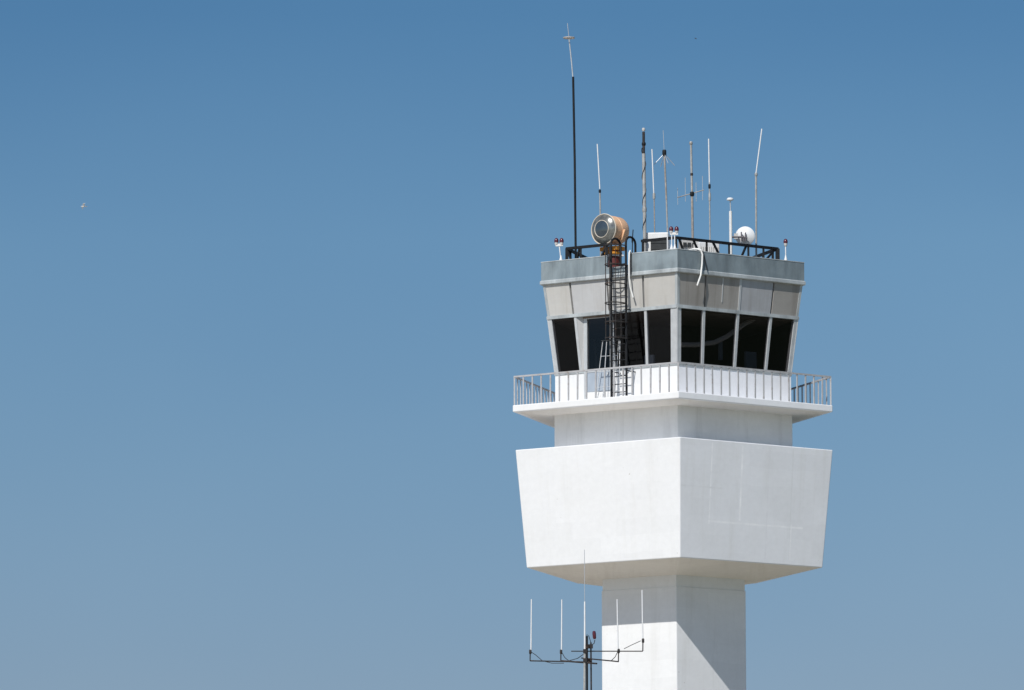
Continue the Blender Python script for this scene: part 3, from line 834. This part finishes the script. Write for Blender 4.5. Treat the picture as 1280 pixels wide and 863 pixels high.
nt.links.new(mixc(nt, ramp(nt, noise(nt, tc, .08, 7), [(.35, 0.), (.65, 1.)]), (.06, .085, .035), (.12, .125, .06)), b.inputs['Base Color']); b.inputs['Roughness'].default_value = .95
g = MB(); s_ = 20000
g.bm.faces.new([g.bm.verts.new(p) for p in ((21, -s_, .004), (s_, -s_, .004), (s_, s_, .004), (21, s_, .004))])
tag(g.build('bounce_cut_sheet', gm2), kind='structure')  # dark sheet added out of view to cut ground bounce on the right

# ------------------------------------------------------------------ daylight
EL = 45.0
AZ = -33.2 + 9.5                                # degrees from -Y towards +X (negative: to the left)
sdir = Vector((math.sin(rad(AZ)) * math.cos(rad(EL)), -math.cos(rad(AZ)) * math.cos(rad(EL)), math.sin(rad(EL))))
sl = bpy.data.lights.new('sun', 'SUN'); sl.energy = 4.15; sl.angle = rad(.5); sl.color = (1, .965, .91)
so = bpy.data.objects.new('sun', sl); COL.objects.link(so)
so.rotation_euler = sdir.to_track_quat('Z', 'Y').to_euler(); so.location = (0, -60, 80)

w = bpy.data.worlds.new('World'); S.world = w; w.use_nodes = True
nt = w.node_tree
bg = nt.nodes['Background']
sky = N(nt, 'ShaderNodeTexSky', sky_type='NISHITA')
sky.sun_disc = False
sky.sun_elevation = rad(EL)
sky.sun_rotation = math.atan2(sdir.x, sdir.y)
sky.altitude = 0; sky.air_density = 1.0; sky.dust_density = .3; sky.ozone_density = 3.0
# clear dry air opposite the sun: deeper blue there than the sky model gives, paler towards the sun
geo = N(nt, 'ShaderNodeTexCoord').outputs['Generated']
sp_ = N(nt, 'ShaderNodeSeparateXYZ'); nt.links.new(geo, sp_.inputs[0])
tint = ramp(nt, sp_.outputs[2], [(.0, (.52, .57, .70)), (.04, (.46, .495, .625)), (.075, (.435, .485, .61)), (.11, (.425, .52, .625)), (.145, (.41, .55, .65)), (.18, (.295, .475, .60)), (.5, (.5, .62, .72))])
dt = N(nt, 'ShaderNodeVectorMath', operation='DOT_PRODUCT'); nt.links.new(geo, dt.inputs[0])
dt.inputs[1].default_value = Vector((sdir.x, sdir.y, 0)).normalized()
toward = ramp(nt, dt.outputs['Value'], [(.0, 0.), (.7, 1.)])
hz = noise(nt, mapping(nt, geo, (9, 9, 16)), 1, 3, .5)
tint = mixc(nt, 1., tint, ramp(nt, hz, [(.3, (.965, .975, .985)), (.7, (1.045, 1.03, 1.015))]), 'MULTIPLY')
tint = mixc(nt, toward, tint, (1., 1., 1.))
nt.links.new(mixc(nt, 1., sky.outputs[0], tint, 'MULTIPLY'), bg.inputs[0])
bg.inputs[1].default_value = .10

# ------------------------------------------------------------------ render
S.render.engine = 'CYCLES'
S.view_settings.view_transform = 'Standard'
S.view_settings.look = 'None'
S.view_settings.exposure = 0
S.view_settings.gamma = 1
